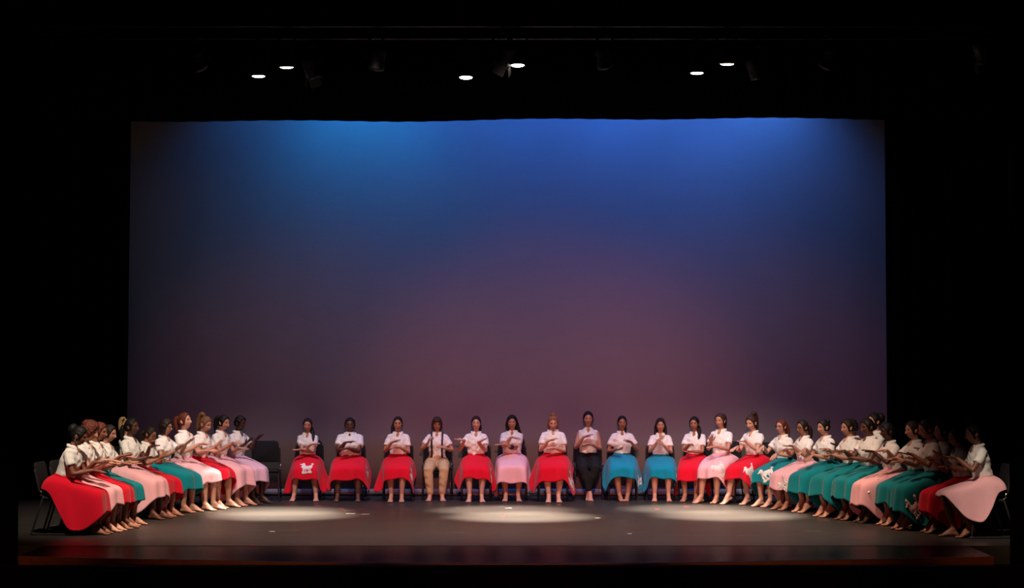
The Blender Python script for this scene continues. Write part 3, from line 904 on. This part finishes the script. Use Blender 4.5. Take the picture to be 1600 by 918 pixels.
    for k in p.get('cuffs', ()):
        Sh, E, W = arms[k]
        V, f = tube([E * .72 + W * .28, E * .50 + W * .50], [.0405 * ag, .037 * ag], 14, ref=(0, 0, 1))
        obj('arm_band', mesh_from('band', lean_full(V) * sc, f), mat('dark_band', (.02, .016, .018), .6), body)
    # --- skirt or trousers
    if p['bottom'] in SK:
        skirt(p, body, sc, g, lean_soft, seed)
    else:
        TA = Acc()
        cap = p['bottom'] == 'blackpants'
        V, f = tube([(0, .02, .455), (0, .01, .50), (0, 0, .58), (0, 0, .66)], [(.15, .115), (.176, .133), (.158, .126), (.136, .114)], 20); TA.add(lean_soft(V), f)
        for k in 'RL':
            H, K, A_ = legs[k]
            e = A_ * (.80 if cap else .93) + K * (.20 if cap else .07)
            V, f = tube([H, (H + K) / 2, K, K * .6 + e * .4, e], [.098, .090, .072, .066 if not cap else .060, .052 if not cap else .044], 16); TA.add(V, f)
        tv, tf = remesh(TA.V(), TA.f, .0125, 3)
        wr = .004 * np.sin(tv[:, 2] * 60 + tv[:, 0] * 30 + tv[:, 1] * 35) * np.sin(tv[:, 1] * 24 + seed)
        tv = tv + wr[:, None] * np.array((.7, .5, 1))
        tr = obj('trousers', mesh_from('trousers', tv * sc, tf), M_PANTS if cap else M_KHAKI, body)
    # --- placement
    body.location = p['loc']; body.rotation_euler = (0, 0, p['rz'])
    tag(body, p['label'], 'person', 'seated performers in a horseshoe')
    return body

PSI_A = np.radians([0, 30, 60, 90, 120, 150, 180]); PSI_B = np.radians([0, 13, 33, 62, 105, 145, 180])
def skirt(p, body, sc, g, lean_soft, seed):
    nph, ns = 84, 36
    L0 = p.get('len', .70); fl_ = p.get('flare', 1.0)
    flR, flL = p.get('flareR', fl_), p.get('flareL', fl_)      # R: sitter's right side
    G = np.zeros((nph, ns + 1, 3))
    ph_off = seed * 1.3
    gw = 1 + (g - 1) * .9
    for j in range(nph):
        ph = -math.pi + 2 * math.pi * j / nph
        aph = abs(ph); sg = 1 if ph >= 0 else -1
        psi = sg * np.interp(aph, PSI_A, PSI_B)
        fla = flL if ph > 0 else flR
        d = np.array((math.sin(psi), -math.cos(psi)))
        x, y, z = .131 * gw * math.sin(ph), -.108 * gw * math.cos(ph), .668
        back = sstep(aph, R(p.get('side0', 58)), R(p.get('side1', 124)))
        L = (L0 - .075 * (1 - sstep(aph, R(22), R(55)))) * (1 - back) + .22 * back
        ds = L / ns; th = R(40)
        G[j, 0] = (x, y, z)
        thmax = R(np.interp(aph, [0, R(45), R(80), R(180)], [84, 82, 80, 82]))
        thmax -= R(13) * (fla - 1) * sstep(aph, R(35), R(75))
        for i in range(1, ns + 1):
            hw_ = .175 * gw + .01
            inside = (abs(x) < hw_) and (-.465 < y < .16)
            if inside: th = R(np.interp(aph, [0, R(60), R(90)], [22.5, 26, 32]))
            else: th = min(thmax, th + ds / .070)
            x += d[0] * math.cos(th) * ds; y += d[1] * math.cos(th) * ds; z -= math.sin(th) * ds
            if aph > R(112) and z < .452: z = .452
            z = max(z, .05)
            G[j, i] = (x, y, z)
    # folds: radial ripple growing towards the hem
    ii = np.linspace(0, 1, ns + 1)
    phs = -math.pi + 2 * math.pi * np.arange(nph) / nph
    amp = p.get('fold', .030) * sstep(ii, .25, 1.0)
    kf = 6 + seed % 3
    rip = 1.2 * (1 - 2 * np.abs(np.sin(phs * kf * .5 + ph_off)) ** .8) + .55 * np.sin(phs * 11 + ph_off * 2)
    fade = 1 - sstep(np.abs(phs), R(100), R(140))
    C = np.array((0, -.12, .5))
    rad = G - C; rad[:, :, 2] *= .15
    rad /= np.linalg.norm(rad, axis=2)[:, :, None] + 1e-9
    G += rad * (rip * fade)[:, None, None] * amp[None, :, None]
    G[:, :, 2] += ((rip * .35 + .5 * np.sin(phs * 17 + seed)) * fade)[:, None] * (.011 * np.exp(-((ii - .38) / .22) ** 2))[None, :]
    G[:, :, 2] += ((.5 * np.sin(phs * 5 + ph_off)) * fade)[:, None] * (.030 * sstep(ii, .6, 1))[None, :]
    # waist gathers
    G[:, :, :2] += (rad * (np.sin(phs * 16 + seed) * .004)[:, None, None] * np.exp(-((ii - .1) / .12) ** 2)[None, :, None])[:, :, :2]
    # sag between the thighs
    G[:, :, 2] -= .018 * np.exp(-(G[:, :, 0] / .055) ** 2) * sstep(-G[:, :, 1], .2, .46) * sstep(G[:, :, 2], .46, .52)
    for _ in range(3):
        Gp = G.copy()
        G[:, 1:-1] = .5 * Gp[:, 1:-1] + .25 * (Gp[:, :-2] + Gp[:, 2:])
        Gp = G.copy()
        G = .6 * Gp + .2 * (np.roll(Gp, 1, 0) + np.roll(Gp, -1, 0))
    Vs = lean_soft(G.reshape(-1, 3)).reshape(G.shape)
    G = Vs * sc
    V = G.reshape(-1, 3)
    Fs = []
    for j in range(nph):
        k = (j + 1) % nph
        for i in range(ns):
            Fs.append((j * (ns + 1) + i, j * (ns + 1) + i + 1, k * (ns + 1) + i + 1, k * (ns + 1) + i))
    sk = obj('skirt', mesh_from('skirt', V, Fs), SK[p['bottom']], body)
    so = sk.modifiers.new('thickness', 'SOLIDIFY'); so.thickness = .006; so.offset = 0
    # waistband
    wb = [lean_soft(np.array([(.136 * gw * math.sin(a), -.113 * gw * math.cos(a), .672)]))[0] * sc for a in np.linspace(0, 2 * math.pi, 33)]
    V, f = tube(wb, [(.006, .018)] * 33, 8, ref=(0, 0, 1), caps=False)
    obj('waistband', mesh_from('waistband', V, f), SK[p['bottom']], sk)
    # poodle
    def surf(ph, s):
        u = (ph + math.pi) / (2 * math.pi) * nph; j = int(math.floor(u)); fu = u - j
        v = min(max(s, 0), .999) * ns; i = int(v); fv = v - i
        a = G[j % nph, i] * (1 - fv) + G[j % nph, i + 1] * fv
        b = G[(j + 1) % nph, i] * (1 - fv) + G[(j + 1) % nph, i + 1] * fv
        return a * (1 - fu) + b * fu
    for (pd, s0, size, rot) in p.get('poodle', ()):
        ph0 = R(pd)
        e = .03
        du = np.linalg.norm(surf(ph0 + e, s0) - surf(ph0 - e, s0)) / (2 * e)
        dv = np.linalg.norm(surf(ph0, s0 + e) - surf(ph0, s0 - e)) / (2 * e)
        shapes = [(0, 0, .046, .030), (-.040, .014, .034, .034), (-.058, .058, .023, .021), (-.050, .080, .020, .017), (-.086, .052, .016, .009), (-.034, .052, .012, .022),
                  (.045, .002, .030, .030), (.070, .032, .007, .022), (.078, .060, .018, .018), (-.042, -.036, .010, .026), (-.044, -.064, .019, .015),
                  (.046, -.036, .010, .026), (.050, -.064, .019, .015), (-.016, -.036, .009, .026), (-.012, -.064, .017, .014), (.022, -.036, .009, .022), (.022, -.062, .016, .013)]
        PA = Acc(); cr, sr = math.cos(R(rot)), math.sin(R(rot))
        for q, (cx, cy, rx, ry) in enumerate(shapes):
            ring = [(cx, cy)] + [(cx + rx * f_ * math.cos(t_), cy + ry * f_ * math.sin(t_)) for f_ in (.55, 1.0) for t_ in np.linspace(0, 2 * math.pi, 13)[:-1]]
            vs = []
            for iu, (u, v) in enumerate(ring):
                u, v = (u * cr - v * sr) * size, (u * sr + v * cr) * size
                ph = ph0 + u / du; s = s0 - v / dv
                c0 = surf(ph, s); t1 = surf(ph + .02, s) - surf(ph - .02, s); t2 = surf(ph, s + .02) - surf(ph, s - .02)
                nn = vn(np.cross(t2, t1))
                if np.dot(nn, c0 - np.array((0, -.12, .45)) * sc) < 0: nn = -nn
                vs.append(c0 + nn * ((.010 if iu < 13 else .0045) + .0004 * q))
            fs = [(0, 1 + i, 1 + (i + 1) % 12) for i in range(12)] + [(1 + i, 13 + i, 13 + (i + 1) % 12, 1 + (i + 1) % 12) for i in range(12)]
            PA.add(vs, fs)
        obj('poodle_patch', mesh_from('poodle', PA.V(), PA.f), M_PATCH, sk)['label'] = 'white fluffy poodle patch'
    for (pd, s0) in p.get('sequins', ()):
        c0 = surf(R(pd), s0)
        obj('sequin', mesh_from('sequin', *ellipsoid(c0 + np.array((0, 0, .004)), (.016, .016, .016), 10, 7)), mat('sequin', (.95, .88, .75), .35), sk)  # pale non-metal colour stands in for the glint of reflected light

# ------------------------------------------------------------------ who sits where
# px: waist column in the photograph's frame, fy: row of the feet on the floor, face: turn from facing the audience (+ to stage right of picture)
D_FEET = (.09, -.41, 0.0, 8)
TIP = (.07, -.36, .07, 4)
P = []
def sit(px, fy, face, label, chair, **k):
    k.update(px=px, fy=fy, face=face, label=label, chair=chair)
    P.append(k)

# ---- left wing, front to back
sit(97, 834, 84, 'person nearest at far left in full red skirt, dark hair, small earring', 'the nearest red-skirted person at far left',
    skin='brown', hair=('bigbun', 'black'), bottom='red', pose='forward', lean=17, earring=True, scale=1.0, len=.76, hpitch=4, fold=.010, feet=(.08, -.40, .0, 5))
sit(121, 829.5, 80, 'person with curly auburn hair and pink skirt, second from the left front', 'the curly auburn-haired person',
    skin='fair', hair=('curly', 'auburn'), bottom='pink', pose='reach', lean=12, scale=1.02, hpitch=3, feet=(.08, -.38, .0, 5), flare=.8)
sit(140, 825, 78, 'person in red skirt mostly hidden behind the curly auburn-haired one at left', 'the red-skirted person behind the auburn curls',
    skin='tan', hair=('pony', 'auburn'), bottom='red', pose='forward', lean=10, scale=1.0, flare=.8)
sit(157, 820, 74, 'person with dark hair and teal skirt, fourth from the left front', 'the teal-skirted fourth person from left front',
    skin='light', hair=('lowbun', 'dark'), bottom='teal', pose='reach', lean=10, scale=.985, flare=.8)
sit(199, 810, 70, 'dark-skinned person with black low ponytail and pale pink skirt in the left wing', 'the pale pink skirt at middle left',
    skin='dark', hair=('lowpony', 'black'), bottom='pink', pose='forward2', lean=5, scale=1.0, len=.72, hpitch=-6)
sit(222, 806, 68, 'person in dark glasses and red skirt with white poodle in the left wing', 'the glasses wearer in red skirt at left',
    skin='tan', hair=('lowpony', 'dark'), bottom='red', pose='pat', lean=10, scale=.95, glasses=True, hpitch=8, poodle=((-46, .80, 1.15, 60),))
sit(229, 797, 64, 'blonde person half hidden behind the short-haired glasses wearer at left', 'the half hidden blonde person at left',
    skin='fair', hair=('highpony', 'blonde'), bottom='teal', pose='forward', lean=-2, scale=.985, band=True, back=.28, flare=.7)
sit(252, 799.5, 66, 'person with short dark bobbed hair, glasses and teal skirt in the left wing', 'the bobbed teal-skirted person at left',
    skin='light', hair=('bob', 'dark'), bottom='teal', pose='raised', lean=6, scale=1.0, glasses=True, hpitch=-3, flare=.9)
sit(285, 796, 62, 'fair person with auburn ponytail, chin lifted, pink skirt in the left wing', 'the auburn ponytailed person in pink at left',
    skin='fair', hair=('pony', 'auburn'), bottom='pink', pose='raised2', lean=4, scale=1.03, hpitch=-14, len=.64, hyaw=5, feet=(.09, -.42, 0, 10))
sit(310, 792.5, 58, 'person with light brown ponytail and red skirt, third from empty chair', 'the light-brown-haired person in red at left',
    skin='light', hair=('highpony', 'lightbrown'), bottom='red', pose='pat', lean=10, scale=1.02, hpitch=8, len=.62, feet=(.11, -.42, 0, 10))
sit(340, 789, 58, 'person with black ponytail and long pink skirt, second from empty chair', 'the black ponytailed person in pink at left',
    skin='light', hair=('pony', 'black'), bottom='pink', pose='reach', lean=9, scale=1.02, len=.74)
sit(368, 786, 55, 'dark-skinned person in lilac skirt with raised hand beside the empty chair', 'the lilac-skirted person at left',
    skin='deep', hair=('short', 'black'), bottom='lilac', pose='raised', lean=7, scale=1.0, len=.70, hyaw=6)
# ---- row facing the audience
sit(481, 782.5, 0, 'person in red skirt with centred white poodle, arms crossed, beside the empty chair', 'the crossed-armed person in red',
    skin='light', hair=('drape', 'dark', .9), bottom='red', pose='crossed', lean=4, scale=.95, flareR=1.7, flareL=1.9, poodle=((6, .68, 1.05, 0),), knees=.13, feet=(.16, -.42, 0, 6), cuffs=('R',), len=.68)
sit(547, 783.5, 0, 'broad-shouldered dark-skinned person in red skirt, facing front', 'the broad-shouldered person in red',
    skin='dark', hair=('pony', 'black'), bottom='red', pose='stack', lean=2, scale=.945, girth=1.32, poodle=((62, .60, .9, 70),), knees=.14, feet=(.15, -.42, 0, 4), len=.66, flareL=1.3)
sit(622, 784, 0, 'person in red skirt sitting left of the one in suspenders', 'the red-skirted person left of the suspenders',
    skin='light', hair=('pony', 'dark', -.9), bottom='red', pose='stackmid', lean=3, scale=.965, flareR=1.9, poodle=((44, .76, 1.0, 75),), knees=.09, feet=(.075, -.42, 0, 3), len=.67)
sit(683, 782.5, 0, 'person with bobbed brown hair, glasses, dark suspenders and khaki trousers', 'the khaki trousers',
    skin='light', hair=('fringe', 'brown'), bottom='khaki', pose='fists', lean=2, scale=.96, glasses=True, suspenders=True, knees=.115, feet=(.085, -.40, 0, 8), elbows=True)
sit(744, 784, 0, 'person in red skirt with both palms turned up and outward, facing front', 'the person in red with palms turned up',
    skin='fair', hair=('pony', 'dark', .6), bottom='red', pose='offer', lean=1, scale=.965, flareR=1.5, flareL=1.5, poodle=((50, .76, 1.2, 75),), feet=(.085, -.42, 0, 6), len=.66)
sit(800, 783, 0, 'person in pink skirt with long loose dark hair and folded arms, facing front', 'the front-facing person in pink',
    skin='light', hair=('long', 'black', 1.3), bottom='pink', pose='fold', lean=2, scale=.985, girth=1.08, knees=.115, feet=(.085, -.40, 0, 6), len=.73, cuffs=('L',), flare=.7)
sit(864, 784.5, 0, 'person in red skirt with fair hair in a high topknot, head bowed', 'the person in red with the topknot',
    skin='fair', hair=('topknot', 'ginger'), bottom='red', pose='stackmid', lean=4, scale=1.0, girth=1.08, flareR=1.8, flareL=1.6, hpitch=16, poodle=((52, .78, 1.2, 80),), feet=(.065, -.42, 0, 4), len=.70)
sit(919, 782, 0, 'person in sleeveless white top and black capri trousers with crossed ankles', 'the black capri trousers',
    skin='light', hair=('short', 'black'), bottom='blackpants', top='sleeveless', pose='stackmid', lean=1, scale=1.01, knees=.085, footR=(-.012, -.43, 0, 0), footL=(-.015, -.36, .03, 0))
sit(972, 783, 0, 'person in turquoise skirt next to the one in black trousers', 'the turquoise skirt beside black trousers',
    skin='tan', hair=('drape', 'black', .5), bottom='blue', pose='part', lean=1, scale=.97, flareR=1.7, flareL=1.2, knees=.105, feet=(.06, -.40, 0, -12), poodle=((64, .78, .8, 80),), len=.66)
sit(1032, 783, -2, 'person in turquoise skirt with white poodle by the right hem, long dark hair', 'the turquoise skirt with a poodle',
    skin='light', hair=('long', 'dark', 0), bottom='blue', pose='chest', lean=2, scale=.95, flare=1.2, poodle=((50, .74, 1.15, 80),), feet=(.10, -.40, 0, 3), len=.66)
sit(1086, 783.5, -14, 'person in red skirt with long dark hair, right of the two turquoise skirts', 'the red skirt right of the turquoise ones',
    skin='tan', hair=('drape', 'black', .8), bottom='red', pose='lowclap', lean=3, scale=.97, feet=(.08, -.41, 0, 5), hyaw=-6, len=.70)
sit(1128, 786, -28, 'person with brown ponytail and pink skirt, angled left, poodle on the lap', 'the pink skirt angled left',
    skin='light', hair=('pony', 'brown'), bottom='pink', pose='pat', lean=4, scale=1.02, hyaw=-4, poodle=((30, .70, 1.2, 60),), footR=(.12, -.44, 0, 10), footL=(.08, -.38, 0.0, 5), len=.66)
sit(1180, 788, -40, 'smiling person with dark ponytail and red skirt bearing a large white poodle', 'the red skirt with large poodle at right',
    skin='fair', hair=('highpony', 'brown'), bottom='red', pose='wristup', lean=7, scale=1.01, hpitch=8, poodle=((38, .68, 1.35, 60),), footR=(.12, -.46, 0.05, 8), footL=(.10, -.33, .02, 5), len=.66)
sit(1226, 791.5, -48, 'person in glasses and teal skirt bearing a large white poodle', 'the teal skirt with large poodle',
    skin='fair', hair=('lowpony', 'auburn'), bottom='teal', pose='wrist', lean=6, scale=.97, glasses=True, hpitch=-6, poodle=((16, .74, 1.35, 40),), feet=(.08, -.40, .01, 6), len=.68)
# ---- right wing, back to front
sit(1259, 796, -58, 'person in glasses and pink skirt with dark ponytail in the right wing', 'the pink-skirted glasses wearer at right',
    skin='tan', hair=('lowpony', 'dark'), bottom='pink', pose='wristup', lean=4, scale=.98, glasses=True, poodle=((24, .86, 1.0, 60),), feet=(.08, -.37, .03, 4), len=.72)
sit(1294, 800, -62, 'light-skinned person with dark bun in teal skirt, right wing, beside pink skirt', 'the dark-bunned person in teal at right',
    skin='light', hair=('bun', 'black'), bottom='teal', pose='wrist', lean=6, scale=1.0, feet=TIP, len=.74)
sit(1312, 802, -63, 'deep-skinned person in shadow behind two teal-skirted sitters in the right wing', 'the shadowed person in the right wing',
    skin='deep', hair=('short', 'black'), bottom='teal', pose='forward', lean=2, scale=1.0, back=.22, flare=.7, feet=TIP)
sit(1331, 807, -64, 'person with fair profile and dark tied hair in teal skirt, right wing', 'the fair-profiled person in teal at right',
    skin='light', hair=('lowbun', 'dark'), bottom='teal', pose='raised2', lean=5, scale=1.02, feet=TIP, len=.74)
sit(1337, 803, -64, 'tallest head in the right wing, big dark hair behind the fair profile', 'the tallest person in the right wing',
    skin='light', hair=('bigbun', 'black'), bottom='teal', pose='forward2', lean=0, scale=1.07, back=.30, flare=.7, feet=TIP)
sit(1366, 812, -66, 'broad dark-skinned person with short hair in teal skirt, right wing', 'the broad person in teal at right',
    skin='dark', hair=('lowbun', 'black'), bottom='teal', pose='reach', lean=8, scale=1.02, girth=1.2, feet=TIP, len=.72, poodle=((48, .62, .9, 60),))
sit(1396, 816, -70, 'deep-skinned person in dusty pink skirt with two glinting sequins, right wing', 'the sequinned pink skirt at right',
    skin='deep', hair=('short', 'black'), bottom='pink', pose='forward2', lean=7, scale=.985, sequins=((40, .38), (36, .72)), feet=TIP, len=.78)
sit(1434, 820, -72, 'person with light profile in dim teal skirt, left of the dark-haired one', 'the dim teal skirt without poodle at right',
    skin='light', hair=('lowbun', 'dark'), bottom='teal', pose='reach', lean=5, scale=.99, feet=TIP, flare=.8, len=.74)
sit(1446, 822, -74, 'person almost hidden behind the teal poodle skirt, red skirt corner showing', 'the almost hidden red skirt at right',
    skin='tan', hair=('short', 'black'), bottom='red', pose='forward2', lean=-2, scale=.95, back=.20, flare=1.0, feet=TIP, len=.74)
sit(1463, 827, -76, 'black-haired person in dim teal skirt with grey-white poodle, right wing', 'the dim teal poodle skirt at right',
    skin='tan', hair=('short', 'black'), bottom='teal', pose='forward', lean=10, scale=1.04, feet=TIP, poodle=((45, .78, 1.3, 60),), len=.78, hpitch=2)
sit(1506, 832, -78, 'person in dark red skirt with one hand raised, beside the rightmost sitter', 'the dark red skirt at far right',
    skin='tan', hair=('lowbun', 'dark'), bottom='red', pose='raised', lean=8, scale=.97, feet=TIP, len=.74)
sit(1538, 839, -84, 'rightmost person, long dark hair over the shoulder, pink skirt', 'the rightmost person in pink',
    skin='brown', hair=('drape', 'black', -.6), bottom='pink', pose='forward', lean=10, scale=1.04, earring=True, len=.55, side0=84, side1=122, footR=(.09, -.30, 0, 5), footL=(.08, -.18, .06, 5), fold=.014)

def place(q):
    yf = floor_at(q['px'], q['fy']).y
    a = R(q['face']); sc = q.get('scale', .97)
    reach = .48 * sc
    yh = yf + reach * math.cos(a)
    if abs(q['face']) > 50:            # wings: feet are ahead across the stage
        yh = yf + reach * math.cos(a) * .8
    x = at(q['px'], 720, yh).x
    b = q.get('back', 0.0)
    x -= math.sin(a) * b; yh += math.cos(a) * b * .6
    q['loc'] = (x, yh, 0); q['rz'] = a
TOPS = [663, 656, 657, 661, 651, 665, 653, 654, 643, 650, 647, 648, 652.5, 651, 649, 650, 648.5, 647, 648, 641, 648, 652, 651, 645, 648, 656, 658, 655, 657, 656, 648, 651, 658, 655, 658, 653, 667, 660]
for i, q in enumerate(P):
    q['seed'] = i + 1; place(q)
    zt_ = at(q['px'], TOPS[i], q['loc'][1] - (.1 if abs(q['face']) < 30 else 0)).z
    q['ku'] = min(1.06, max(.86, (zt_ / q.get('scale', .97) - .552) / (.773 * math.cos(R(q.get('lean', 6))))))
for q in P:
    person(q)
    make_chair(q['loc'], q['rz'], 'black padded chair under ' + q['chair'])
# the empty chair
e = floor_at(411, 783.5)
make_chair((e.x, e.y + .25, 0), R(4), 'empty black padded chair between the left wing and the front-facing row')
